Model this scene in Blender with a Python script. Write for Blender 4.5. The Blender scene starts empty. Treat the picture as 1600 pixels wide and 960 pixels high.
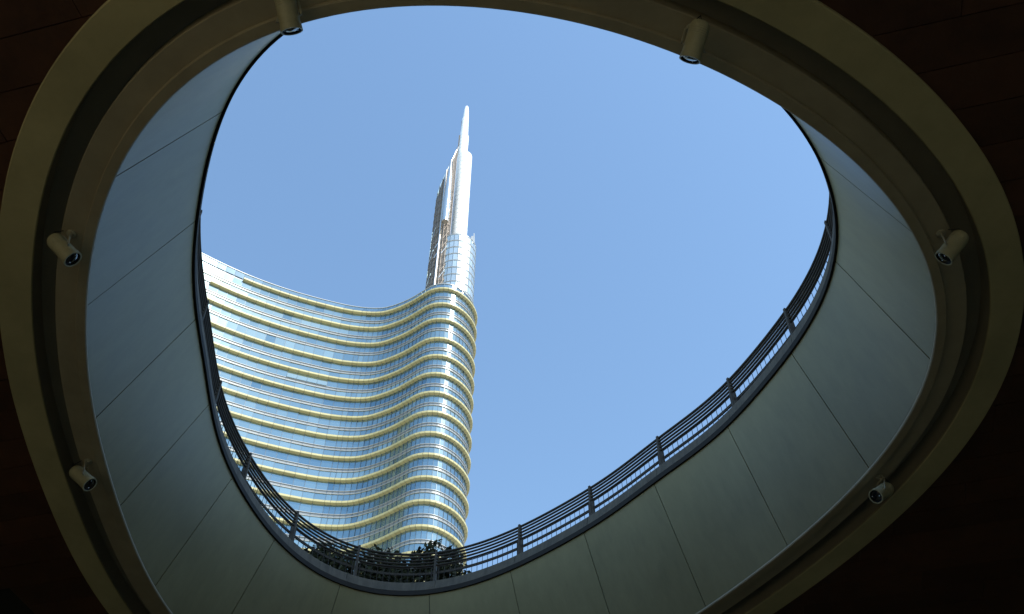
import bpy, math, random
import numpy as np
from mathutils import Vector, Matrix

S = bpy.context.scene
COL = S.collection
rnd = random.Random(7)
rad = math.radians

# ------------------------------------------------------------------ camera
cam = bpy.data.cameras.new('camera')
cam.sensor_width = 36.0
cam.lens = 36.0 * 1450 / 1600
cam.clip_start = 0.05
cam.clip_end = 9000
camo = bpy.data.objects.new('camera', cam)
camo.location = (0, 0, 0)
camo.rotation_euler = (rad(90 + 51), 0, 0)
COL.objects.link(camo)
S.camera = camo

# ------------------------------------------------------------------ sky, sun, exposure
SUN_EL, SUN_AZ = 52.5, 131.0          # azimuth clockwise from +Y
world = bpy.data.worlds.new('World')
S.world = world
world.use_nodes = True
wn = world.node_tree
sky = wn.nodes.new('ShaderNodeTexSky')
sky.sky_type = 'NISHITA'
sky.sun_disc = False
sky.sun_elevation = rad(SUN_EL)
sky.sun_rotation = rad(SUN_AZ)
sky.air_density = 1.0
sky.dust_density = 0.3
sky.ozone_density = 0.35
tint = wn.nodes.new('ShaderNodeVectorMath')      # camera white balance of the whole sky
tint.operation = 'MULTIPLY'
tint.inputs[1].default_value = (0.95, 1.065, 1.05)
wn.links.new(sky.outputs[0], tint.inputs[0])
wn.links.new(tint.outputs[0], wn.nodes['Background'].inputs[0])
wn.nodes['Background'].inputs[1].default_value = 0.15
sl = bpy.data.lights.new('sun', 'SUN')
sl.energy = 3.0
sl.angle = rad(0.53)
sl.color = (1.0, 0.95, 0.87)
so = bpy.data.objects.new('sun', sl)
sd = Vector((math.sin(rad(SUN_AZ)) * math.cos(rad(SUN_EL)), math.cos(rad(SUN_AZ)) * math.cos(rad(SUN_EL)), math.sin(rad(SUN_EL))))
so.rotation_euler = (-sd).to_track_quat('-Z', 'Y').to_euler()
so.location = (60, -60, 160)
COL.objects.link(so)
vs = S.view_settings
vs.view_transform = 'Standard'
vs.look = 'None'
vs.gamma = 1.0
vs.use_curve_mapping = False
vs.exposure = 0.93
S.cycles.use_denoising = True
S.cycles.max_bounces = 10
S.cycles.diffuse_bounces = 6
S.cycles.glossy_bounces = 5
S.cycles.sample_clamp_indirect = 6.0

# ------------------------------------------------------------------ helpers
def mat(name, color, rough=0.6, metal=0.0, noise=0.0, nscale=3.0, bump=0.0, bscale=40.0, spec=0.5, attr=None, coat=0.0):
    m = bpy.data.materials.new(name)
    m.use_nodes = True
    nt = m.node_tree
    b = nt.nodes['Principled BSDF']
    b.inputs['Base Color'].default_value = (*color, 1)
    b.inputs['Roughness'].default_value = rough
    b.inputs['Metallic'].default_value = metal
    b.inputs['Specular IOR Level'].default_value = spec
    b.inputs['Coat Weight'].default_value = coat
    tc = nt.nodes.new('ShaderNodeTexCoord')
    last = None
    if noise > 0:
        n = nt.nodes.new('ShaderNodeTexNoise')
        n.inputs['Scale'].default_value = nscale
        n.inputs['Detail'].default_value = 6
        n.inputs['Roughness'].default_value = 0.65
        nt.links.new(tc.outputs['Object'], n.inputs['Vector'])
        r = nt.nodes.new('ShaderNodeMapRange')
        r.inputs['From Min'].default_value = 0.25
        r.inputs['From Max'].default_value = 0.75
        r.inputs['To Min'].default_value = 1 - noise
        r.inputs['To Max'].default_value = 1 + noise
        nt.links.new(n.outputs[0], r.inputs['Value'])
        mx = nt.nodes.new('ShaderNodeVectorMath')
        mx.operation = 'SCALE'
        mx.inputs[0].default_value = color
        nt.links.new(r.outputs[0], mx.inputs['Scale'])
        last = mx.outputs[0]
        rr = nt.nodes.new('ShaderNodeMapRange')
        rr.inputs['To Min'].default_value = max(0.02, rough * 0.8)
        rr.inputs['To Max'].default_value = min(1, rough * 1.2)
        nt.links.new(n.outputs[0], rr.inputs['Value'])
        nt.links.new(rr.outputs[0], b.inputs['Roughness'])
    if attr:
        at = nt.nodes.new('ShaderNodeAttribute')
        at.attribute_name = attr
        mx2 = nt.nodes.new('ShaderNodeVectorMath')
        mx2.operation = 'SCALE'
        if last is None:
            mx2.inputs[0].default_value = color
        else:
            nt.links.new(last, mx2.inputs[0])
        nt.links.new(at.outputs['Fac'], mx2.inputs['Scale'])
        last = mx2.outputs[0]
    if last is not None:
        nt.links.new(last, b.inputs['Base Color'])
    if bump > 0:
        n2 = nt.nodes.new('ShaderNodeTexNoise')
        n2.inputs['Scale'].default_value = bscale
        n2.inputs['Detail'].default_value = 5
        nt.links.new(tc.outputs['Object'], n2.inputs['Vector'])
        bp = nt.nodes.new('ShaderNodeBump')
        bp.inputs['Strength'].default_value = bump
        bp.inputs['Distance'].default_value = 0.02
        nt.links.new(n2.outputs[0], bp.inputs['Height'])
        nt.links.new(bp.outputs[0], b.inputs['Normal'])
    return m

class MB:
    """collects vertices and faces; build() links ONE mesh object"""
    def __init__(s):
        s.v, s.f, s.a = [], [], []
    def add(s, vs, fs, a=1.0):
        o = len(s.v)
        s.v += [tuple(p) for p in vs]
        s.f += [tuple(i + o for i in f) for f in fs]
        s.a += [a] * len(vs)
    def box(s, c, ax, ay, az, a=1.0):
        c, ax, ay, az = Vector(c), Vector(ax), Vector(ay), Vector(az)
        P = [c + ax * i + ay * j + az * k for i in (-1, 1) for j in (-1, 1) for k in (-1, 1)]
        s.add(P, [(0, 1, 3, 2), (4, 6, 7, 5), (0, 4, 5, 1), (2, 3, 7, 6), (0, 2, 6, 4), (1, 5, 7, 3)], a)
    def hexa(s, P, a=1.0):   # 4 front points (loop) then 4 back points
        s.add(P, [(0, 1, 2, 3), (7, 6, 5, 4), (0, 4, 5, 1), (1, 5, 6, 2), (2, 6, 7, 3), (3, 7, 4, 0)], a)
    def loop_sweep(s, rings, closed=True, cap=False):
        """rings: list of profiles (each list of points); joined one to the next"""
        n, k = len(rings), len(rings[0])
        vs = [p for r in rings for p in r]
        fs = []
        for i in range(n if closed else n - 1):
            j = (i + 1) % n
            for q in range(k - 1):
                fs.append((i * k + q, j * k + q, j * k + q + 1, i * k + q + 1))
        s.add(vs, fs)
    def tube(s, pts, r, n=8, closed=False, r2=None):
        pts = [Vector(p) for p in pts]
        m = len(pts)
        vs, fs = [], []
        for i, p in enumerate(pts):
            a = pts[i - 1] if (i > 0 or closed) else p
            b = pts[(i + 1) % m] if (i < m - 1 or closed) else p
            t = (b - a).normalized()
            u = t.cross(Vector((0, 0, 1)))
            if u.length < 1e-3:
                u = Vector((1, 0, 0))
            u.normalize()
            w = u.cross(t)
            rr = r if r2 is None else r + (r2 - r) * i / (m - 1)
            for q in range(n):
                g = 2 * math.pi * q / n
                vs.append(p + (u * math.cos(g) + w * math.sin(g)) * rr)
        for i in range(m if closed else m - 1):
            j = (i + 1) % m
            for q in range(n):
                q2 = (q + 1) % n
                fs.append((i * n + q, j * n + q, j * n + q2, i * n + q2))
        if not closed:
            fs.append(tuple(range(n)))
            fs.append(tuple((m - 1) * n + q for q in reversed(range(n))))
        s.add(vs, fs)
    def lathe(s, prof, org=(0, 0, 0), axis=(0, 0, 1), n=28, cap=True):
        """prof: (radius, height along axis)"""
        ax = Vector(axis).normalized()
        u = ax.orthogonal().normalized()
        w = ax.cross(u)
        o = Vector(org)
        vs, fs = [], []
        for r, h in prof:
            for q in range(n):
                g = 2 * math.pi * q / n
                vs.append(o + ax * h + (u * math.cos(g) + w * math.sin(g)) * r)
        for i in range(len(prof) - 1):
            for q in range(n):
                q2 = (q + 1) % n
                fs.append((i * n + q, i * n + q2, (i + 1) * n + q2, (i + 1) * n + q))
        if cap:
            fs.append(tuple(reversed(range(n))))
            fs.append(tuple((len(prof) - 1) * n + q for q in range(n)))
        s.add(vs, fs)
    def build(s, name, m, parent=None, smooth=False, attr=False):
        me = bpy.data.meshes.new(name)
        me.from_pydata(s.v, [], s.f)
        if attr:
            A = me.attributes.new('tone', 'FLOAT', 'POINT')
            A.data.foreach_set('value', s.a)
        if smooth:
            me.polygons.foreach_set('use_smooth', [True] * len(me.polygons))
        me.materials.append(m)
        me.update()
        return link(name, me, parent)

def link(name, me, parent=None):
    o = bpy.data.objects.new(name, me)
    COL.objects.link(o)
    if parent is not None:
        o.parent = parent
    return o

def smooth_by_angle(o, ang=35):
    me = o.data
    me.polygons.foreach_set('use_smooth', [True] * len(me.polygons))
    me.set_sharp_from_angle(angle=rad(ang))

def tag(o, label=None, cat=None, group=None, kind=None):
    if label: o['label'] = label
    if cat: o['category'] = cat
    if group: o['group'] = group
    if kind: o['kind'] = kind
    return o

def empty(name, loc=(0, 0, 0)):
    o = bpy.data.objects.new(name, None)
    COL.objects.link(o)
    o.location = loc
    return o

def at_origin_child(root, o):
    """o's mesh is in world coordinates: parent it to root and keep it where it is"""
    o.parent = root
    o.matrix_parent_inverse = Matrix.Translation(root.location).inverted()
    return o

# ------------------------------------------------------------------ materials
M = dict(
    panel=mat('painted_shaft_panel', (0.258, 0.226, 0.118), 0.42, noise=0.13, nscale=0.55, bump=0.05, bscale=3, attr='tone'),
    gap=mat('dark_joint', (0.09, 0.085, 0.07), 0.9),
    ring=mat('beige_render', (0.47, 0.41, 0.22), 0.75, noise=0.20, nscale=1.1, bump=0.10, bscale=60),
    lip=mat('warm_grey_trim', (0.38, 0.325, 0.22), 0.65, noise=0.14, nscale=2),
    recess=mat('recess_paint', (0.26, 0.23, 0.17), 0.8, noise=0.1),
    trim=mat('bronze_trim', (0.022, 0.019, 0.016), 0.7, spec=0.2),
    coping=mat('grey_stone_coping', (0.115, 0.10, 0.08), 0.75, spec=0.25, noise=0.12, nscale=2.5, bump=0.1),
    rail=mat('dark_bronze_rail', (0.030, 0.023, 0.018), 0.65, spec=0.3, noise=0.1, nscale=8),
    post=mat('grey_brown_post', (0.055, 0.046, 0.038), 0.7, spec=0.25, noise=0.1, nscale=8),
    bar=mat('steel_bar', (0.10, 0.10, 0.105), 0.4, 0.6),
    wood=mat('dark_stained_wood', (0.085, 0.034, 0.016), 0.5, noise=0.35, nscale=2.2, bump=0.15, bscale=30, attr='tone'),
    void=mat('ceiling_backing', (0.02, 0.016, 0.013), 0.9),
    floor=mat('beige_stone_floor', (0.42, 0.345, 0.19), 0.6, noise=0.15, nscale=1.5),
    hall=mat('hall_wall', (0.30, 0.27, 0.20), 0.8, noise=0.1),
    plaza=mat('plaza_paving', (0.30, 0.29, 0.27), 0.75, noise=0.15, nscale=0.6),
    lamp=mat('cream_enamel', (0.44, 0.41, 0.26), 0.45, noise=0.12, nscale=12),
    lens=mat('dark_lens_glass', (0.006, 0.007, 0.012), 0.04, spec=0.8, coat=1.0),
    black=mat('black_rubber', (0.02, 0.02, 0.02), 0.5),
    glint=mat('glint_steel', (0.8, 0.8, 0.78), 0.12, 1.0),
    bracket=mat('bracket_paint', (0.42, 0.40, 0.30), 0.5),
    glass=mat('coated_glass', (0.36, 0.475, 0.49), 0.12, 0.88, attr='tone'),
    glassd=mat('parapet_glass', (0.32, 0.42, 0.46), 0.10, 0.85, attr='tone'),
    spandrel=mat('grey_spandrel', (0.28, 0.285, 0.27), 0.35, 0.3),
    fin=mat('white_aluminium', (0.50, 0.51, 0.50), 0.4, 0.2),
    mull=mat('dark_mullion', (0.11, 0.15, 0.18), 0.4, 0.4),
    band=mat('champagne_cladding', (0.54, 0.475, 0.235), 0.45, 0.0, noise=0.04, nscale=0.6, attr='tone'),
    bandgap=mat('band_joint', (0.17, 0.15, 0.10), 0.8),
    core=mat('tower_core', (0.10, 0.13, 0.15), 0.3, 0.3),
    roof=mat('roof_grey', (0.35, 0.35, 0.34), 0.7),
    spire=mat('white_spire_metal', (0.92, 0.91, 0.88), 0.32, 0.0),
    lattice=mat('brown_steel_mesh', (0.22, 0.185, 0.15), 0.5, 0.4, noise=0.3, nscale=1.5),
    steel=mat('polished_steel', (0.85, 0.82, 0.74), 0.16, 0.95),
    silver=mat('silvered_glass', (0.70, 0.75, 0.72), 0.26, 0.75, attr='tone'),
    leaf=mat('leaf', (0.030, 0.032, 0.015), 0.8, spec=0.2, attr='tone'),
    bark=mat('bark', (0.07, 0.05, 0.035), 0.9, noise=0.3, nscale=8, bump=0.5),
    conc=mat('facade_stone', (0.42, 0.38, 0.31), 0.7, noise=0.08, nscale=0.3),
)

def two_tone(m, dark, pale):
    nt = m.node_tree
    b = nt.nodes['Principled BSDF']
    at = nt.nodes.new('ShaderNodeAttribute'); at.attribute_name = 'tone'
    r = nt.nodes.new('ShaderNodeMapRange')
    r.inputs['From Min'].default_value = 0.65; r.inputs['From Max'].default_value = 1.3
    nt.links.new(at.outputs['Fac'], r.inputs['Value'])
    mx = nt.nodes.new('ShaderNodeMix'); mx.data_type = 'RGBA'
    mx.inputs['A'].default_value = (*dark, 1); mx.inputs['B'].default_value = (*pale, 1)
    nt.links.new(r.outputs[0], mx.inputs['Factor'])
    nt.links.new(mx.outputs['Result'], b.inputs['Base Color'])
two_tone(M['glass'], (0.19, 0.30, 0.36), (0.50, 0.60, 0.56))
def streaks(m, amount, scale=5.0):
    """faint rain streaks: noise drawn out along the height"""
    nt = m.node_tree
    b = nt.nodes['Principled BSDF']
    src = b.inputs['Base Color'].links[0].from_socket
    tc = nt.nodes.new('ShaderNodeTexCoord')
    mp = nt.nodes.new('ShaderNodeMapping')
    mp.inputs['Scale'].default_value = (1, 1, 0.10)
    n = nt.nodes.new('ShaderNodeTexNoise')
    n.inputs['Scale'].default_value = scale
    n.inputs['Detail'].default_value = 7
    n.inputs['Roughness'].default_value = 0.7
    nt.links.new(tc.outputs['Object'], mp.inputs[0]); nt.links.new(mp.outputs[0], n.inputs['Vector'])
    r = nt.nodes.new('ShaderNodeMapRange')
    r.inputs['From Min'].default_value = 0.35; r.inputs['From Max'].default_value = 0.65
    r.inputs['To Min'].default_value = 1 - amount; r.inputs['To Max'].default_value = 1.0
    nt.links.new(n.outputs[0], r.inputs['Value'])
    mx = nt.nodes.new('ShaderNodeVectorMath'); mx.operation = 'SCALE'
    nt.links.new(src, mx.inputs[0]); nt.links.new(r.outputs[0], mx.inputs['Scale'])
    nt.links.new(mx.outputs[0], b.inputs['Base Color'])
streaks(M['panel'], 0.14)
streaks(M['coping'], 0.35, 9.0)

# ------------------------------------------------------------------ the oval curves
CEN = (-0.22, 10.23)
COE = [5.34, -0.389, -0.3971, -0.649, -0.6551, 0.3783, -0.0957, -0.0671, 0.0503, -0.1221, -0.012, 0.0402, -0.005, 0.0136, 0.0071, -0.0366, -0.0006]
COD = [6.0764, -0.4487, -0.2365, -0.6558, -0.6179, 0.3958, -0.1114, -0.0437, 0.0287, -0.0953, -0.0365, 0.0162, -0.0142, 0.006, 0.0031, -0.009, 0.0065]
ZD, ZE = 8.8, 11.0
ZP = 11.18           # plaza level

def polar(co, n):
    a = np.linspace(0, 2 * np.pi, n, endpoint=False)
    r = np.full(n, co[0])
    for k in range(1, (len(co) - 1) // 2 + 1):
        r += co[2 * k - 1] * np.cos(k * a) + co[2 * k] * np.sin(k * a)
    return np.c_[CEN[0] + r * np.cos(a), CEN[1] + r * np.sin(a)]

NE = 4000
_E = polar(COE, NE)
_D = polar(COD, NE)

class Curve:
    """closed plan curve, parametrised by arc length, with outward normals"""
    def __init__(s, P):
        s.P = P
        t = np.roll(P, -1, 0) - np.roll(P, 1, 0)
        s.N = np.c_[t[:, 1], -t[:, 0]] / np.linalg.norm(t, axis=1)[:, None]
        d = np.linalg.norm(np.roll(P, -1, 0) - P, axis=1)
        s.s = np.r_[0, np.cumsum(d)]
        s.L = s.s[-1]
    def idx(s, arc):
        return int(np.searchsorted(s.s[:-1], arc % s.L, side='right') - 1)
    def at(s, arc, off=0.0):
        i = s.idx(arc)
        j = (i + 1) % len(s.P)
        f = (arc % s.L - s.s[i]) / (s.s[i + 1] - s.s[i])
        p = s.P[i] * (1 - f) + s.P[j] * f
        n = s.N[i] * (1 - f) + s.N[j] * f
        n = n / np.linalg.norm(n)
        return p + n * off, n
CE, CD = Curve(_E), Curve(_D)

def d_point(arc):
    """the foot, on the lower edge, of the wall line that starts at arc on the upper edge"""
    p, n = CE.at(arc)
    v = CD.P - p
    along = v @ n
    across = np.abs(v @ np.array([-n[1], n[0]]))
    k = np.where(along > 0, across, 1e9).argmin()
    return CD.P[k]

def offring(cv, off, n=260):
    return [cv.at(cv.L * i / n, off)[0] for i in range(n)]

def ring_mesh(cv, prof, n=260):
    """sweep a closed or open profile of (offset, z) round the curve"""
    mb = MB()
    rings = []
    for i in range(n):
        ring = []
        for off, z in prof:
            p, _ = cv.at(cv.L * i / n, off)
            ring.append((p[0], p[1], z))
        rings.append(ring)
    mb.loop_sweep(rings)
    return mb

# ------------------------------------------------------------------ plaza, hall
def annulus(inner, outer_fn, z, flip=False):
    mb = MB()
    n = len(inner)
    vs = [(p[0], p[1], z) for p in inner] + [(*outer_fn(p), z) for p in inner]
    fs = [((i, (i + 1) % n, n + (i + 1) % n, n + i) if flip else (i, n + i, n + (i + 1) % n, (i + 1) % n)) for i in range(n)]
    mb.add(vs, fs)
    return mb

def to_circle(R):
    def f(p):
        v = Vector((p[0] - CEN[0], p[1] - CEN[1])).normalized()
        return (CEN[0] + v.x * R, CEN[1] + v.y * R)
    return f
HX, HY0, HY1 = 17.0, -8.0, 27.0
def to_rect(p):
    v = Vector((p[0] - CEN[0], p[1] - CEN[1]))
    t = 1e9
    if v.x > 1e-6: t = min(t, (HX - CEN[0]) / v.x)
    if v.x < -1e-6: t = min(t, (-HX - CEN[0]) / v.x)
    if v.y > 1e-6: t = min(t, (HY1 - CEN[1]) / v.y)
    if v.y < -1e-6: t = min(t, (HY0 - CEN[1]) / v.y)
    return (CEN[0] + v.x * t, CEN[1] + v.y * t)

# plaza deck: one sheet with the oval opening and, behind the viewer, an unseen open court added to light the soffit
CY0 = -24.0
mb = annulus(offring(CE, 0.50), to_rect, ZP)
F = 4000.0
for x0, x1, y0, y1 in ((-F, F, HY1, F), (-F, -HX, CY0, HY1), (HX, F, CY0, HY1), (-F, F, -F, CY0)):
    mb.add([(x0, y0, ZP), (x1, y0, ZP), (x1, y1, ZP), (x0, y1, ZP)], [(0, 1, 2, 3)])
tag(mb.build('plaza', M['plaza']), kind='structure', label='stone paved plaza deck above the oval opening')
mb = MB()
mb.add([(-HX, CY0, -1.6), (HX, CY0, -1.6), (HX, HY1, -1.6), (-HX, HY1, -1.6)], [(0, 1, 2, 3)])
tag(mb.build('floor', M['floor']), kind='structure', label='grey stone floor of the covered hall')
for nm, a, b in (('wall_left', (-HX, CY0), (-HX, HY1)), ('wall_right', (HX, CY0), (HX, HY1)), ('wall_front', (-HX, HY1), (HX, HY1)), ('wall_back', (-HX, CY0), (HX, CY0))):
    mb = MB()
    mb.add([(*a, -1.6), (*b, -1.6), (*b, ZP), (*a, ZP)], [(0, 1, 2, 3)])
    tag(mb.build(nm, M['hall']), kind='structure', label='plain wall of the covered hall')

mb = MB()
mb.box((0, HY0 - .15, (8.6 + ZP) / 2), (HX - .01, 0, 0), (0, .15, 0), (0, 0, (ZP - 8.6) / 2 - .003))
tag(mb.build('deck_edge_beam', M['hall']), kind='structure', label='edge beam of the plaza deck above the added light court')
# ------------------------------------------------------------------ wood ceiling
ceil = annulus(offring(CD, 0.85), to_rect, 8.93, True).build('ceiling', M['void'])
tag(ceil, kind='structure', label='dark brown timber boarded soffit round the oval opening')
clip = np.array(offring(CD, 0.93, 400))
ANG = rad(-14)
ux, uy = np.array([math.cos(ANG), math.sin(ANG)]), np.array([-math.sin(ANG), math.cos(ANG)])
cc = clip @ np.c_[ux, uy]
W = 0.52
def span(v):
    v = min(max(v, cc[:, 1].min() + 1e-3), cc[:, 1].max() - 1e-3)
    xs = []
    for i in range(len(cc)):
        a, b = cc[i], cc[(i + 1) % len(cc)]
        if (a[1] - v) * (b[1] - v) <= 0 and a[1] != b[1]:
            xs.append(a[0] + (b[0] - a[0]) * (v - a[1]) / (b[1] - a[1]))
    return min(xs), max(xs)
v = -0.2
vtop = 20.0
while v < vtop:
    v0, v1 = v + 0.006, v + W - 0.006
    us = [-11.0 - rnd.random() * 3]
    while us[-1] < 13:
        us.append(us[-1] + rnd.uniform(2.6, 3.4))
    hit = v1 > cc[:, 1].min() and v0 < cc[:, 1].max()
    for a, b in zip(us[:-1], us[1:]):
        a, b = a + 0.004, b - 0.004
        pieces = []
        if not hit:
            pieces.append([(a, v0), (b, v0), (b, v1), (a, v1)])
        else:
            vv = [v0 + (v1 - v0) * t / 4 for t in range(5)]
            sp = [span(q) for q in vv]
            lo = [min(b, s_[0]) for s_ in sp]
            hi = [max(a, s_[1]) for s_ in sp]
            if max(lo) - a > 0.02:
                pieces.append([(a, v0)] + [(max(a + 0.005, l), q) for l, q in zip(lo, vv)] + [(a, v1)])
            if b - min(hi) > 0.02:
                pieces.append([(b, v1)] + [(min(b - 0.005, h), q) for h, q in reversed(list(zip(hi, vv)))] + [(b, v0)])
        for poly in pieces:
            xy = [ux * p[0] + uy * p[1] for p in poly]
            if all(abs(p[0]) > 10.0 or p[1] < 0.2 or p[1] > 15.5 for p in xy):
                continue
            z0 = 8.875 + rnd.uniform(-0.004, 0.004)
            n = len(xy)
            mb = MB()
            mb.add([(p[0], p[1], z0) for p in xy] + [(p[0], p[1], 8.92) for p in xy],
                   [tuple(reversed(range(n))), tuple(range(n, 2 * n))] + [(i, (i + 1) % n, n + (i + 1) % n, n + i) for i in range(n)], rnd.uniform(0.8, 1.2))
            mb.build('plank', M['wood'], ceil, attr=True)
    v += W

# ------------------------------------------------------------------ oval opening: rings, wall panels, coping
oc = empty('oval_oculus', (CEN[0], CEN[1], ZD))
tag(oc, 'oval opening through the ceiling lined with tall pale grey panels and beige rings', 'oculus')
def part(mb, name, m, root, **k):
    o = mb.build(name, m, None, **k)
    return at_origin_child(root, o)

p_ = ring_mesh(CD, [(0.03, 8.815), (0.0, 8.81), (0.0, 8.785), (0.012, 8.77), (0.118, 8.77), (0.13, 8.785), (0.13, 8.86)])
o = part(p_, 'lip_ring', M['lip'], oc); smooth_by_angle(o)
p_ = ring_mesh(CD, [(0.13, 8.83), (0.375, 8.83), (0.385, 8.84), (0.385, 9.06)])
o = part(p_, 'inner_ring', M['lip'], oc); smooth_by_angle(o)
p_ = ring_mesh(CD, [(0.385, 9.06), (0.63, 9.06), (0.63, 8.78)])
o = part(p_, 'recess_channel', M['recess'], oc); smooth_by_angle(o)
p_ = ring_mesh(CD, [(0.63, 8.80), (0.63, 8.785), (0.642, 8.77), (1.015, 8.77), (1.03, 8.785), (1.03, 8.92)])
o = part(p_, 'outer_ring', M['ring'], oc); smooth_by_angle(o)

# backing behind the panels (closes the wall)
NB = 240
mb = MB()
rings = []
for i in range(NB):
    arc = CE.L * i / NB
    p, n = CE.at(arc)
    q = d_point(arc)
    rings.append([(q[0] + n[0] * .03, q[1] + n[1] * .03, ZD + .05), (p[0] + n[0] * .03, p[1] + n[1] * .03, ZE), (p[0] + n[0] * .03, p[1] + n[1] * .03, 11.2)])
mb.loop_sweep(rings)
part(mb, 'wall_backing', M['gap'], oc)
# 19 panels
NP = 19
ARC0 = 1.44
STEP = CE.L / NP
for k in range(NP):
    a0, a1 = ARC0 + k * STEP + 0.007, ARC0 + (k + 1) * STEP - 0.007
    mb = MB()
    K = 12
    cols = []
    for i in range(K + 1):
        arc = a0 + (a1 - a0) * i / K
        p, n = CE.at(arc)
        q = d_point(arc)
        col = []
        for t in (0, .25, .5, .75, 1):
            xy = q * (1 - t) + p * t
            col.append((xy[0], xy[1], ZD + 0.015 + (ZE - ZD - 0.015) * t))
        # returns to the back
        col = [(q[0] + n[0] * .025, q[1] + n[1] * .025, ZD + .015)] + col + [(p[0] + n[0] * .025, p[1] + n[1] * .025, ZE)]
        cols.append(col)
    first = [(x + CE.at(a0)[1][0] * .025, y + CE.at(a0)[1][1] * .025, z) for x, y, z in cols[0]]
    last = [(x + CE.at(a1)[1][0] * .025, y + CE.at(a1)[1][1] * .025, z) for x, y, z in cols[-1]]
    mb.loop_sweep([first] + cols + [last], closed=False)
    mb.a = [rnd.uniform(.93, 1.06)] * len(mb.v)
    o = part(mb, 'wall_panel', M['panel'], oc, attr=True)
    smooth_by_angle(o, 30)
# dark trim and stone coping
p_ = ring_mesh(CE, [(0.02, 10.99), (-0.035, 10.985), (-0.035, 11.085), (0.02, 11.09)])
o = part(p_, 'drip_trim', M['trim'], oc); smooth_by_angle(o)
for k in range(NP):
    a0, a1 = ARC0 + (k - .06) * STEP + .004, ARC0 + (k + .94) * STEP - .004
    mb = MB()
    rings = []
    for i in range(13):
        arc = a0 + (a1 - a0) * i / 12
        ring = []
        for off, z in ((0.03, 11.092), (-0.012, 11.092), (-0.02, 11.10), (0.012, 11.305), (0.025, 11.318), (0.50, 11.33), (0.515, 11.32), (0.515, 11.1)):
            p, n = CE.at(arc, off)
            ring.append((p[0], p[1], z))
        rings.append(ring)
    mb.loop_sweep(rings, closed=False)
    o = part(mb, 'coping_stone', M['coping'], oc); smooth_by_angle(o)

# ------------------------------------------------------------------ railing
rl = empty('curved_railing', (CEN[0], CEN[1], 11.4))
tag(rl, 'dark metal railing with horizontal rails and thin bars round the oval rim', 'railing')
RO = 0.20
ZT, ZB = 12.155, 11.33
Hh = ZT - ZB
PARCS = [a + .07 for a in (-2.22, -.48, 1.26, 3.12, 4.99, 6.82, 8.74, 10.29, 11.82, 13.66, 15.55, 17.4, 19.19)]
for q in range(1, 7):
    PARCS.append(19.26 + (CE.L - 2.15 - 19.26) * q / 7)
for fr, r, off, nm in ((0.02, .026, 0, 'top_rail'), (0.115, .021, 0, 'rail'), (0.21, .021, 0, 'rail'), (0.305, .021, 0, 'rail'), (0.40, .021, 0, 'rail')):
    mb = MB()
    z = ZT - fr * Hh
    mb.tube([(*CE.at(CE.L * i / 240, RO + off)[0], z) for i in range(240)], r, 8, True)
    o = part(mb, nm, M['rail'], rl, smooth=True)
# flat bar further out, behind the bars
mb = ring_mesh(CE, [(RO + .06, 11.66), (RO + .06, 11.715), (RO + .085, 11.715), (RO + .085, 11.66), (RO + .06, 11.66)])
part(mb, 'flat_rail', M['post'], rl)
bar_me = None
for k in range(len(PARCS)):
    arc = PARCS[k]
    arc_next = PARCS[k + 1] if k + 1 < len(PARCS) else PARCS[0] + CE.L
    p, n = CE.at(arc, RO)
    t = np.array([-n[1], n[0]])
    mb = MB()
    n3, t3 = Vector((n[0], n[1], 0)), Vector((t[0], t[1], 0))
    # tapered plate post leaning very slightly, with foot plate
    zb, zt = ZB + .012, ZT + .03
    def sec(z, dn0, dn1, w):
        c = Vector((p[0], p[1], z))
        return [c + n3 * dn0 - t3 * w, c + n3 * dn0 + t3 * w, c + n3 * dn1 + t3 * w, c + n3 * dn1 - t3 * w]
    a_, b_, c_ = sec(zb, -.06, .075, .022), sec(zb + .4, -.055, .06, .022), sec(zt, -.035, .03, .022)
    mb.add(a_ + b_ + c_, [(3, 2, 1, 0)] + [(i, (i + 1) % 4, 4 + (i + 1) % 4, 4 + i) for i in range(4)] + [(4 + i, 4 + (i + 1) % 4, 8 + (i + 1) % 4, 8 + i) for i in range(4)] + [(8, 9, 10, 11)])
    po = part(mb, 'post', M['post'], rl)
    mb = MB()
    mb.box((p[0] + n[0] * .012, p[1] + n[1] * .012, ZB + .006), n3 * .12, t3 * .07, (0, 0, .006))
    fp = mb.build('foot_plate', M['post'])
    fp.parent = po
    # framed bay of thin bars between this post and the next
    a0, a1 = arc + .07, arc_next - .07
    zt2, zb2 = ZT - .45 * Hh, ZB + .05
    mb = MB()
    run = [CE.at(a0 + (a1 - a0) * i / 12, RO)[0] for i in range(13)]
    for z in (zt2, zb2):
        mb.tube([(*q, z) for q in run], .010, 6)
    for q in (run[0], run[-1]):
        mb.tube([(*q, zb2 - .01), (*q, zt2 + .01)], .010, 6)
    fr_ = part(mb, 'bay_frame', M['rail'], rl)
    if bar_me is None:
        mbb = MB()
        mbb.tube([(0, 0, zb2), (0, 0, zt2)], .006, 5)
        bar_me = bpy.data.meshes.new('bar')
        bar_me.from_pydata(mbb.v, [], mbb.f)
        bar_me.materials.append(M['rail'])
    nb = round((a1 - a0) / .122)
    for i in range(1, nb):
        q = CE.at(a0 + (a1 - a0) * i / nb, RO)[0]
        b = link('bar', bar_me)
        b.location = (q[0], q[1], 0)
        b.parent = rl
        b.matrix_parent_inverse = Matrix.Translation(rl.location).inverted()

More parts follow.
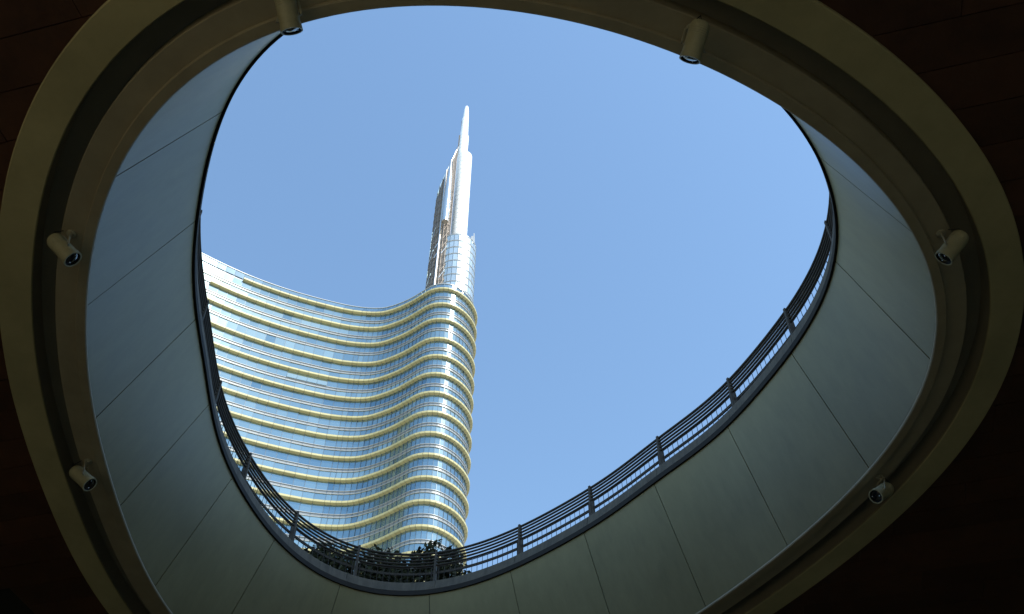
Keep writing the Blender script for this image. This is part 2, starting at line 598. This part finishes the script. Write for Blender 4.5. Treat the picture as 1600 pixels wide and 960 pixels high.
# ------------------------------------------------------------------ spotlights on the inner ring
def make_spot(xy, label):
    i = np.linalg.norm(CD.P - np.array(xy), axis=1).argmin()
    n = CD.N[i]
    q = CD.P[i]
    foot = Vector((q[0] + n[0] * .27, q[1] + n[1] * .27, 8.83))
    root = empty('spotlight', foot)
    tag(root, label, 'spotlight', 'spotlights round the oval opening')
    d = Vector((-n[0] * .78, -n[1] * .78, -.62)).normalized()
    c = Vector((xy[0], xy[1], 8.53))
    def P(mb, name, m, par=root, sm=True):
        o = mb.build(name, m)
        if par is root:
            at_origin_child(root, o)
        else:
            o.parent = par
        if sm: smooth_by_angle(o, 40)
        return o
    L, R = .185, .098
    mb = MB()
    mb.lathe([(.03, -L - .012), (R * .82, -L - .01), (R * .97, -L + .02), (R, -L + .04), (R, L - .06), (R * 1.05, L - .055), (R * 1.07, L), (R * .93, L), (R * .90, L - .035)], c, d, 32, cap=False)
    body = P(mb, 'housing', M['lamp'])
    mb = MB()
    for k in range(4):
        mb.lathe([(R * 1.004, -L + .05 + k * .022), (R * 1.03, -L + .054 + k * .022), (R * 1.03, -L + .060 + k * .022), (R * 1.004, -L + .064 + k * .022)], c, d, 32, cap=False)
    P(mb, 'cooling_rib', M['lamp'], body)
    mb = MB()
    mb.lathe([(R * .96, L - .03), (R * .8, L - .018), (R * .5, L - .008), (R * .2, L - .003), (.001, L - .002)], c, d, 32, cap=False)
    P(mb, 'lens', M['lens'])
    mb = MB()
    mb.lathe([(R * .97, L - .028), (R * 1.0, L - .006), (R * .88, L - .004), (R * .86, L - .02)], c, d, 32, cap=False)
    P(mb, 'bezel', M['black'])
    u = d.cross(Vector((0, 0, 1))).normalized()
    w = u.cross(d)
    for s_ in (-1, 1):
        mb = MB()
        mb.lathe([(.010, 0), (.009, .006), (.004, .011), (.0005, .012)], c + d * (L - .014) + u * (.045 * s_) + w * .03 * s_, d, 10)
        P(mb, 'lens_glint', M['glint'])  # bright metal dots modelled in place of sky reflections on the lens
    # yoke: two side arms, crossbar, stem and base plate on the soffit
    mb = MB()
    piv = c + d * .06
    top = foot + Vector((0, 0, -.04))
    for s_ in (-1, 1):
        mb.tube([piv + u * s_ * (R * 1.0), piv + u * s_ * (R + .03), top + u * s_ * .07 + Vector((0, 0, -.02))], .011, 6)
    mb.tube([top + u * -.07 + Vector((0, 0, -.02)), top + u * .07 + Vector((0, 0, -.02))], .012, 6)
    mb.tube([top + Vector((0, 0, -.02)), foot], .016, 8)
    P(mb, 'yoke', M['bracket'])
    mb = MB()
    mb.lathe([(.055, 0), (.055, -.012), (.045, -.02)], foot, (0, 0, 1), 20)
    P(mb, 'base_plate', M['bracket'])
    # a short feed cable to the soffit
    mb = MB()
    back = c - d * L
    q2 = Vector((q[0] + n[0] * .36, q[1] + n[1] * .36, 8.832))
    mid = (back + q2) / 2 + Vector((n[0] * .06, n[1] * .06, .02))
    mb.tube([back, back - d * .03, mid, q2], .006, 6)
    P(mb, 'cable', M['black'])
for xy, lb in (((-2.11, 3.34), 'cream spotlight at the top edge, left of the spire'),
               ((1.76, 3.63), 'cream spotlight at the top edge, right of the spire'),
               ((-5.05, 6.07), 'cream spotlight halfway up the left side of the oval ring'),
               ((4.95, 6.04), 'cream spotlight halfway up the right side of the oval ring'),
               ((-5.97, 9.96), 'spotlight low on the left side of the oval, lens facing the viewer'),
               ((5.22, 10.27), 'spotlight low on the right side of the oval, round dark lens facing viewer')):
    make_spot(xy, lb)

# ------------------------------------------------------------------ the glass tower
FH = 4.28
ZB1 = 130.55          # middle of the topmost band
def ZC(k):           # band heights: one taller storey below the third band
    return ZB1 - k * FH - (0.7 if k >= 3 else 0.0)
ctrl = [(-67, 83), (-60.5, 89.6), (-54, 94.7), (-48.5, 98.4), (-44, 100.9), (-38, 103.6), (-31, 106.0), (-27.3, 106.8), (-24, 106.95), (-21.5, 106.2), (-18.8, 104.8), (-16.8, 103.4), (-15.2, 102.2), (-13.8, 101.5), (-12.2, 101.3), (-10.6, 101.6), (-9.2, 102.5), (-7.8, 104.0), (-6.8, 105.9), (-6.3, 108.0), (-6.6, 110.3), (-7.8, 112.6), (-10, 114.4), (-13, 115.3)]
ctrl = [np.array(p, float) for p in ctrl]
dense = []
for i in range(len(ctrl) - 1):
    p0 = ctrl[max(i - 1, 0)]; p1 = ctrl[i]; p2 = ctrl[i + 1]; p3 = ctrl[min(i + 2, len(ctrl) - 1)]
    for q in range(40):
        t = q / 40
        dense.append(0.5 * ((2 * p1) + (-p0 + p2) * t + (2 * p0 - 5 * p1 + 4 * p2 - p3) * t * t + (-p0 + 3 * p1 - 3 * p2 + p3) * t ** 3))
dense.append(ctrl[-1])
dense = np.array(dense)
ker = np.ones(31) / 31
pad = np.vstack([np.repeat(dense[:1], 15, 0), dense, np.repeat(dense[-1:], 15, 0)])
dense = np.c_[np.convolve(pad[:, 0], ker, 'valid'), np.convolve(pad[:, 1], ker, 'valid')]
tt = np.gradient(dense, axis=0)
tn = np.c_[tt[:, 1], -tt[:, 0]] / np.linalg.norm(tt, axis=1)[:, None]     # towards the viewer
arcs = np.r_[0, np.cumsum(np.linalg.norm(np.diff(dense, axis=0), axis=1))]
def fac(a, off=0.0):
    x = np.interp(a, arcs, dense[:, 0]); y = np.interp(a, arcs, dense[:, 1])
    nx = np.interp(a, arcs, tn[:, 0]); ny = np.interp(a, arcs, tn[:, 1])
    l = math.hypot(nx, ny)
    return np.array([x + nx / l * off, y + ny / l * off]), np.array([nx / l, ny / l])
# bay lines: wide bays on the sweep, half-width bays towards the bow
bays = [0.0]
while bays[-1] < arcs[-1] - 1.0:
    x = fac(bays[-1])[0][0]
    bays.append(bays[-1] + (1.66 if x < -28.2 else 0.83))
NBAY = len(bays) - 1
tw = empty('glass_tower', (-12.2, 107.5, ZP))
tag(tw, 'curved glass skyscraper with champagne bands on every floor and a tall spire', 'skyscraper')

GL = -0.52           # the glass line, behind the band's face
NF = 27              # floors below the top band
VIS = 15             # floors in view
pane_s, band_s, mull = MB(), MB(), MB()
cand_p, cand_b = [], []
def pane(a0, a1, z0, z1, tilt):
    p0, n0 = fac(a0 + .03, GL)
    p1, n1 = fac(a1 - .03, GL)
    nm = (n0 + n1) / 2
    k0, k1, k2 = tilt
    d0, d1 = k0 + k1, k0 - k1
    F = [(p0[0] + nm[0] * d0, p0[1] + nm[1] * d0, z0), (p1[0] + nm[0] * d1, p1[1] + nm[1] * d1, z0),
         (p1[0] + nm[0] * (d1 + k2), p1[1] + nm[1] * (d1 + k2), z1), (p0[0] + nm[0] * (d0 + k2), p0[1] + nm[1] * (d0 + k2), z1)]
    Bk = [(x - nm[0] * .03, y - nm[1] * .03, z) for x, y, z in F]
    return F + Bk
PROF = [(-.54, .18), (-.03, .22), (0.0, .20), (0.0, -.14), (-.04, -.19), (-.52, -.27)]      # champagne band section: (offset, dz)
def bandseg(a0, a1, zc):
    ring = []
    for a in (a0 + .025, a1 - .025):
        r = []
        for off, dz in PROF:
            p, n = fac(a, off)
            r.append((p[0], p[1], zc + dz))
        ring.append(r)
    return ring
for k in range(NF):
    zc = ZC(k)
    z_lo_next = ZC(k + 1) + .22            # top of the next band below
    zw1 = zc - .27                        # head of the upper window
    zsp1, zsp0 = zw1 - 1.62, zw1 - 1.62 - .62
    floor_t = rnd.uniform(.93, 1.07)
    runs = []
    for row in (0, 1):
        seq = []
        while len(seq) < NBAY:
            lv_ = rnd.choice([.80, .88, .92, .96]) if row == 0 else rnd.choice([.94, 1.02, 1.06, 1.10, 1.22])
            seq += [lv_] * rnd.randint(2, 14)
        runs.append(seq)
    for j in range(NBAY):
        a0, a1 = bays[j], bays[j + 1]
        x = fac((a0 + a1) / 2)[0][0]
        wide = a1 - a0 > 1.2
        for row, (z0, z1) in enumerate(((zsp1, zw1 + .05), (z_lo_next - .05, zsp0))):
            t = floor_t * rnd.uniform(.88, 1.10) * runs[row][j]
            if rnd.random() < .05: t *= rnd.choice([.72, 1.18])
            tilt = (rnd.uniform(-.01, .01), rnd.gauss(0, .0045) * (a1 - a0), rnd.gauss(0, .009))
            if row == 0 and k == 4 and -37.5 < x < -30.5:          # four hopper windows standing open
                tilt, t = (.06, 0, -.05), 1.5
                z1 = z0 + (z1 - z0) * .97
                tilt = (.20, 0, -.19)
            elif row == 0 and k == 1 and -44 < x < -28:
                tilt, t = (.10, 0, -.09), t * 1.15
            P8 = pane(a0, a1, z0, z1, tilt)
            vis = k < VIS and a1 < arcs[-1] * .93 and x > -52
            cand_p.append((-(a1 - a0) * (1 if vis else 0), len(cand_p), P8, t))
        # band segment (the two top bands stop short at the far left)
        if (k == 0 and x < -47.4) or (k == 1 and x < -51.6):
            continue
        cand_b.append((-(a1 - a0) * (1 if k < VIS and x > -52 and a1 < arcs[-1] * .93 else 0), len(cand_b), bandseg(a0, a1, zc), rnd.uniform(.93, 1.05)))
cand_p.sort(key=lambda c: c[:2])
cand_b.sort(key=lambda c: c[:2])
for i, (_, _, P8, t) in enumerate(cand_p):
    if i < 300:
        mb = MB(); mb.hexa(P8, t)
        part(mb, 'pane', M['glass'], tw, attr=True)
    else:
        pane_s.hexa(P8, t)
tag(part(pane_s, 'pane_field', M['glass'], tw, attr=True), kind='stuff')
def seg_mesh(mb, ring, t):
    n = len(PROF)
    mb.add(ring[0] + ring[1], [(q, n + q, n + q + 1, q + 1) for q in range(n - 1)] + [tuple(range(n)), tuple(reversed(range(n, 2 * n)))], t)
for i, (_, _, ring, t) in enumerate(cand_b):
    if i < 300:
        mb = MB(); seg_mesh(mb, ring, t)
        part(mb, 'cladding_panel', M['band'], tw, attr=True)
    else:
        seg_mesh(band_s, ring, t)
tag(part(band_s, 'cladding_field', M['band'], tw, attr=True), kind='stuff')
# per floor: joint strip behind the band, spandrel, two white fins
HB = [arcs[-1] * i / 200 for i in range(201)]
def strip(prof, zc, a_from=0.0):
    mb = MB()
    rings = []
    for a in HB:
        if a < a_from: continue
        rings.append([(*fac(a, off)[0], zc + dz) for off, dz in prof])
    mb.loop_sweep(rings, closed=False)
    return mb
for k in range(NF):
    zc = ZC(k)
    zw1 = zc - .27
    zs = zw1 - 1.62
    a_from = 0 if k > 1 else float(np.interp(-47.2 if k == 0 else -51.4, dense[:, 0], arcs))
    part(strip([(-.54, .15), (-.06, .19), (-.035, .17), (-.035, -.13), (-.07, -.16), (-.52, -.235)], zc, a_from), 'band_core', M['bandgap'], tw)
    part(strip([(GL + .02, -.60), (GL + .02, -.02)], zs), 'spandrel', M['spandrel'], tw)
    for dz in (-.06, -.62):
        part(strip([(GL - .02, dz - .035), (GL + .13, dz - .03), (GL + .13, dz + .03), (GL - .02, dz + .035)], zs), 'fin', M['fin'], tw)
# mullions between the panes, joined: too thin to pick apart
for k in range(NF):
    zc = ZC(k)
    z1, z0 = zc - .25, ZC(k + 1) + .20
    for j in range(NBAY + 1):
        p, n = fac(bays[j], GL + .02)
        n3, t3 = Vector((n[0], n[1], 0)), Vector((-n[1], n[0], 0))
        mull.box((p[0], p[1], (z0 + z1) / 2), n3 * .05, t3 * .036, (0, 0, (z1 - z0) / 2))
tag(part(mull, 'mullion_field', M['mull'], tw), kind='stuff')
# parapet glass above the top band with a coping line
ZR = ZB1 + 1.75
mbp = MB()
for j in range(NBAY):
    P8 = pane(bays[j], bays[j + 1], ZB1 + .27, ZR, (0, rnd.gauss(0, .003), rnd.gauss(0, .004)))
    mbp.hexa(P8, rnd.uniform(.85, 1.1))
tag(part(mbp, 'parapet_glazing', M['glassd'], tw, attr=True), kind='stuff')
part(strip([(GL - .10, 0), (GL + .10, 0), (GL + .10, .10), (GL - .10, .10), (GL - .10, 0)], ZR), 'parapet_rail', M['fin'], tw)
# body behind the glass, closing the tower at the back, and its roof
front = [fac(a, GL - .12)[0] for a in HB]
back = [fac(a, -15.0)[0] for a in HB if fac(a)[0][0] < -30]
loop = front + [np.array(p) for p in ((-20, 117.5), (-27, 120.5))] + list(reversed(back))
mb = MB()
n = len(loop)
mb.add([(p[0], p[1], ZP) for p in loop] + [(p[0], p[1], ZR - .5) for p in loop], [(i, (i + 1) % n, n + (i + 1) % n, n + i) for i in range(n)])
part(mb, 'body', M['core'], tw)
mb = MB()
mb.add([(p[0], p[1], ZR - .5) for p in loop], [tuple(range(n))])
part(mb, 'roof', M['roof'], tw)

# ---- drum and spire
AX = np.array([-10.85, 107.6])
def ringpts(r, z, n=48, a0=0, a1=2 * math.pi, c=AX):
    return [(c[0] + r * math.cos(a0 + (a1 - a0) * i / n), c[1] + r * math.sin(a0 + (a1 - a0) * i / n), z) for i in range(n)]
DR, DZ0, DZ1 = 3.65, ZR - .6, 151.3
drum = MB()
drum.lathe([(DR - .1, DZ0), (DR - .1, DZ1 - .1)], (AX[0], AX[1], 0), (0, 0, 1), 48)
dro = part(drum, 'drum', M['core'], tw)
nb = 26
dp = MB()
zrows = [DZ0 + (DZ1 - DZ0) * i / 9 for i in range(10)]
for r_ in range(9):
    for q in range(nb):
        g0, g1 = 2 * math.pi * q / nb + .012, 2 * math.pi * (q + 1) / nb - .012
        j1, j2 = rnd.gauss(0, .006), rnd.gauss(0, .006)
        F = [(AX[0] + (DR + j) * math.cos(g), AX[1] + (DR + j) * math.sin(g), z) for g, z, j in ((g0, zrows[r_] + .06, j1), (g1, zrows[r_] + .06, -j1), (g1, zrows[r_ + 1] - .06, j2 - j1), (g0, zrows[r_ + 1] - .06, j1 + j2))]
        Bk = [(AX[0] + (x - AX[0]) * .985, AX[1] + (y - AX[1]) * .985, z) for x, y, z in F]
        dp.hexa(F + Bk, rnd.uniform(.9, 1.15))
o = dp.build('drum_glazing', M['silver'], None, attr=True); o.parent = dro; tag(o, kind='stuff')
for z in zrows[1:]:
    for dz in (-.09, .09):
        mb = MB()
        mb.lathe([(DR + .01, z + dz - .03), (DR + .06, z + dz - .03), (DR + .06, z + dz + .03), (DR + .01, z + dz + .03)], (AX[0], AX[1], 0), (0, 0, 1), 48, cap=False)
        o = mb.build('drum_fin', M['fin']); o.parent = dro
# small upstand fin at the right of the drum
mb = MB()
mb.box((AX[0] + 3.0, AX[1] - .9, DZ1 + .9), (.28, 0, 0), (0, .9, 0), (0, 0, 1.0))
mb.box((AX[0] + 3.25, AX[1] - .9, DZ1 + 1.2), (.09, 0, 0), (0, .95, 0), (0, 0, 1.6))
part(mb, 'upstand', M['fin'], tw)

# spire shaft: stacked cladding rings
def shaft(name, c, levels, m, gap=.05):
    """levels: list of (z0, z1, r0, r1); each a cladding ring with a recessed joint"""
    root = MB()
    zmin, zmax = levels[0][0], levels[-1][1]
    root.lathe([(levels[0][2] * .94, zmin), (levels[-1][3] * .94, zmax)], (c[0], c[1], 0), (0, 0, 1), 32)
    ro = part(root, name, M['mull'], tw, smooth=False)
    for z0, z1, r0, r1 in levels:
        mb = MB()
        mb.lathe([(r0 * .95, z0 + gap), (r0, z0 + gap), (r1, z1 - gap), (r1 * .95, z1 - gap)], (c[0], c[1], 0), (0, 0, 1), 40)
        o = mb.build('cladding_ring', m); o.parent = ro
        smooth_by_angle(o, 30)
    return ro
lv = []
N = 20
for i in range(N):
    z0 = DZ1 - .2 + (187.0 - DZ1 + .2) * i / N
    z1 = DZ1 - .2 + (187.0 - DZ1 + .2) * (i + 1) / N
    lv.append((z0, z1, 1.68 - .0 * i, 1.68))
shaft('spire_shaft', AX, lv, M['spire'])
# sloped shoulder and the stepped needle
mb = MB()
mb.lathe([(1.68, 187.0), (1.66, 187.7), (.95, 188.9), (.9, 188.95)], (AX[0], AX[1], 0), (0, 0, 1), 40)
o = part(mb, 'shoulder', M['spire'], tw); smooth_by_angle(o, 30)
NX = AX + np.array([-.55, 0])
shaft('needle_base', NX, [(187.2 + i * 1.65, 187.2 + (i + 1) * 1.65, 1.12 - .02 * i, 1.10 - .02 * i) for i in range(6)], M['spire'])
shaft('needle_middle', NX + np.array([-.03, 0]), [(197.1 + i * 1.5, 197.1 + (i + 1) * 1.5, .98 - .03 * i, .95 - .03 * i) for i in range(6)], M['spire'])
shaft('needle_tip', NX + np.array([.05, 0]), [(206.1, 208.6, .70, .66), (208.6, 210.8, .62, .58), (210.8, 212.6, .56, .40)], M['spire'])
# side blades that step the needle's outline
mb = MB()
mb.box((NX[0] - 1.05, NX[1] + .1, 192.8), (.16, 0, 0), (0, .5, 0), (0, 0, 4.6))
mb.box((NX[0] - .80, NX[1] + .1, 201.2), (.12, 0, 0), (0, .4, 0), (0, 0, 3.6))
part(mb, 'needle_blade', M['lattice'], tw)
mb = MB()
mb.box((NX[0] + .98, NX[1] - .1, 194.6), (.14, 0, 0), (0, .4, 0), (0, 0, 2.4))
part(mb, 'needle_flank', M['spire'], tw)

mb = MB()
mb.lathe([(.60, 154.5), (.72, 158.5), (.72, 163.0), (.58, 168.0), (.42, 174.0), (.24, 178.5)], (-13.35, 103.2, 0), (0, 0, 1), 40)
o = part(mb, 'polished_blade', M['steel'], tw, smooth=True); smooth_by_angle(o, 30)
# lattice screen: a curved blade of brown mesh round the left of the spire, its top sweeping up to the shaft
SC = np.array([-11.6, 107.9])
SR = 4.5
A0, A1 = rad(183), rad(258)
scr = MB()
na = 16
def screen_top(f):         # f 0 at the outer (left) edge .. 1 near the shaft
    return 165.6 + 3.5 * min(1, f * 6) ** .7 + 18.0 * max(0, (f - .12) / .88) ** 1.5
zb_s = ZR - .8
cols = []
for i in range(na + 1):
    f = i / na
    g = A0 + (A1 - A0) * f
    rr = SR - 2.0 * max(0, f - .35) ** 1.2
    cols.append((SC[0] + rr * math.cos(g), SC[1] + rr * math.sin(g), screen_top(f)))
vs_, fs_ = [], []
nz = 20
for x, y, zt in cols:
    for r_ in range(nz + 1):
        vs_.append((x, y, zb_s + (zt - zb_s) * r_ / nz))
for i in range(na):
    for r_ in range(nz):
        a = i * (nz + 1) + r_
        fs_.append((a, a + nz + 1, a + nz + 2, a + 1))
scr.add(vs_, fs_)
so_ = part(scr, 'lattice_screen', M['lattice'], tw)
sm_ = so_.modifiers.new('thick', 'SOLIDIFY'); sm_.thickness = .12
# ribs and lattice bars standing proud of the mesh
def out(i, d):
    x, y, zt = cols[i]
    v = Vector((x - SC[0], y - SC[1], 0)).normalized() * d
    return x + v.x, y + v.y, zt
for i in range(0, na + 1, 2):
    x, y, zt = out(i, .14)
    mb = MB(); mb.tube([(x, y, zb_s), (x, y, zt)], .06 if i != 10 else .22, 8)
    o = mb.build('rib', M['lattice'] if i != 10 else M['steel']); o.parent = so_
for lev in range(1, 15):
    z = zb_s + lev * 2.6
    pts = [(out(i, .2)[0], out(i, .2)[1], z) for i in range(na + 1) if cols[i][2] > z + .3]
    if len(pts) > 1:
        mb = MB(); mb.tube(pts, .05, 6)
        o = mb.build('hoop', M['lattice']); o.parent = so_
for lev in range(0, 9):
    for i in range(0, na - 3, 4):
        if rnd.random() < .75:
            z0 = zb_s + lev * 2.6 + rnd.random()
            z1 = z0 + 2.6
            if cols[i + 3][2] > z1 + .5 and cols[i][2] > z1 + .5:
                mb = MB()
                q0, q1 = out(i, .22), out(i + 3, .22)
                mb.tube([(q0[0], q0[1], z0), (q1[0], q1[1], z1)], .07, 6)
                o = mb.build('brace', M['steel'] if rnd.random() < .5 else M['lattice']); o.parent = so_
mb = MB()
mb.tube([(c_[0], c_[1], c_[2] + .05) for c_ in cols], .22, 8)
o = mb.build('edge_tube', M['steel'], None, smooth=True); o.parent = so_

# ------------------------------------------------------------------ trees behind the railing
def make_tree(x, y, h, spread, label, seed, nleaf=7000, trunk_h=None):
    r = random.Random(seed)
    root = empty('plaza_tree', (x, y, ZP))
    tag(root, label, 'tree', 'trees on the plaza behind the railing')
    th = trunk_h or h * .32
    mb = MB()
    mb.tube([(0, 0, -.05), (.04, .02, th * .5), (.0, .05, th), (.05, 0, h * .75)], .13, 8, r2=.03)
    clumps = []
    for i in range(15):
        g = r.uniform(0, 2 * math.pi)
        z = r.uniform(.14, .97)
        rr = spread * math.sqrt(max(.05, 1 - ((z - .55) / .5) ** 2)) * r.uniform(.35, .85)
        p = Vector((math.cos(g) * rr, math.sin(g) * rr, z * h))
        mb.tube([(0, 0, max(th * .7, p.z * .55)), p * .5 + Vector((0, 0, p.z * .28)), p], .05, 5, r2=.012)
        clumps.append((p, r.uniform(.30, .52) * spread))
    t = mb.build('trunk', M['bark'], root, smooth=True)
    cr = MB()
    for i in range(nleaf):
        c, s_ = clumps[i % len(clumps)]
        d = Vector((r.gauss(0, 1), r.gauss(0, 1), r.gauss(0, .8)))
        d = d.normalized() * s_ * r.random() ** .45
        p = c + d
        n_ = Vector((r.gauss(0, 1), r.gauss(0, 1), r.gauss(.5, 1))).normalized()
        u_ = n_.orthogonal().normalized()
        u_ = (Matrix.Rotation(r.uniform(0, 6.28), 3, n_) @ u_)
        w_ = n_.cross(u_)
        L = r.uniform(.08, .15)
        cr.add([p - u_ * L * .6, p + w_ * L * .36 - n_ * L * .08, p + u_ * L * .7, p - w_ * L * .36 - n_ * L * .08], [(0, 1, 2, 3)], r.uniform(.6, 1.5))
    c = cr.build('crown', M['leaf'], root, attr=True)
    return root
make_tree(-5.2, 19.0, 2.4, 1.3, 'small dark leafy tree behind the railing, leftmost of the row', 11)
make_tree(-3.7, 19.6, 2.75, 1.7, 'tallest dark tree behind the railing, below the tower', 12, 9500)
make_tree(-2.2, 19.4, 2.25, 1.5, 'dark bushy tree behind the lowest bay of the railing', 13, 9000, .6)
make_tree(-.80, 19.6, 1.75, 1.05, 'low dark tree behind the railing, rightmost of the row', 14, 5000, .5)

# ------------------------------------------------------------------ neighbouring block beside the plaza (keeps the sun off the opening)
nbk = empty('office_block', (34, -26, ZP))
tag(nbk, 'tall stone office block on the near side of the plaza', 'building')
def NBX(x, y, z):
    return (x, y, z)
dirn = Vector((math.sin(rad(SUN_AZ)), math.cos(rad(SUN_AZ)), 0))
perp = Vector((dirn.y, -dirn.x, 0))
base = Vector((CEN[0], CEN[1], 0)) + dirn * 46
HB_ = 92.0
mb = MB()
mb.box((base.x, base.y, ZP + HB_ / 2), dirn * 9, perp * 17, (0, 0, HB_ / 2))
part(mb, 'wall', M['conc'], nbk)
wb = bpy.data.meshes.new('window')
mbw = MB(); mbw.box((0, 0, 0), dirn * .06, perp * 1.25, (0, 0, 1.05))
wb.from_pydata(mbw.v, [], mbw.f); wb.materials.append(M['core'])
for fl in range(20):
    for q in range(11):
        w = link('window', wb)
        c = base - dirn * 9.02 + perp * (-15 + q * 3.0)
        w.location = (c.x, c.y, ZP + 5 + fl * 4.3)
        w.parent = nbk
        w.matrix_parent_inverse = Matrix.Translation(nbk.location).inverted()
mb = MB()
mb.box((base.x, base.y, ZP + HB_ + .4), dirn * 9.4, perp * 17.4, (0, 0, .4))
part(mb, 'cornice', M['roof'], nbk)
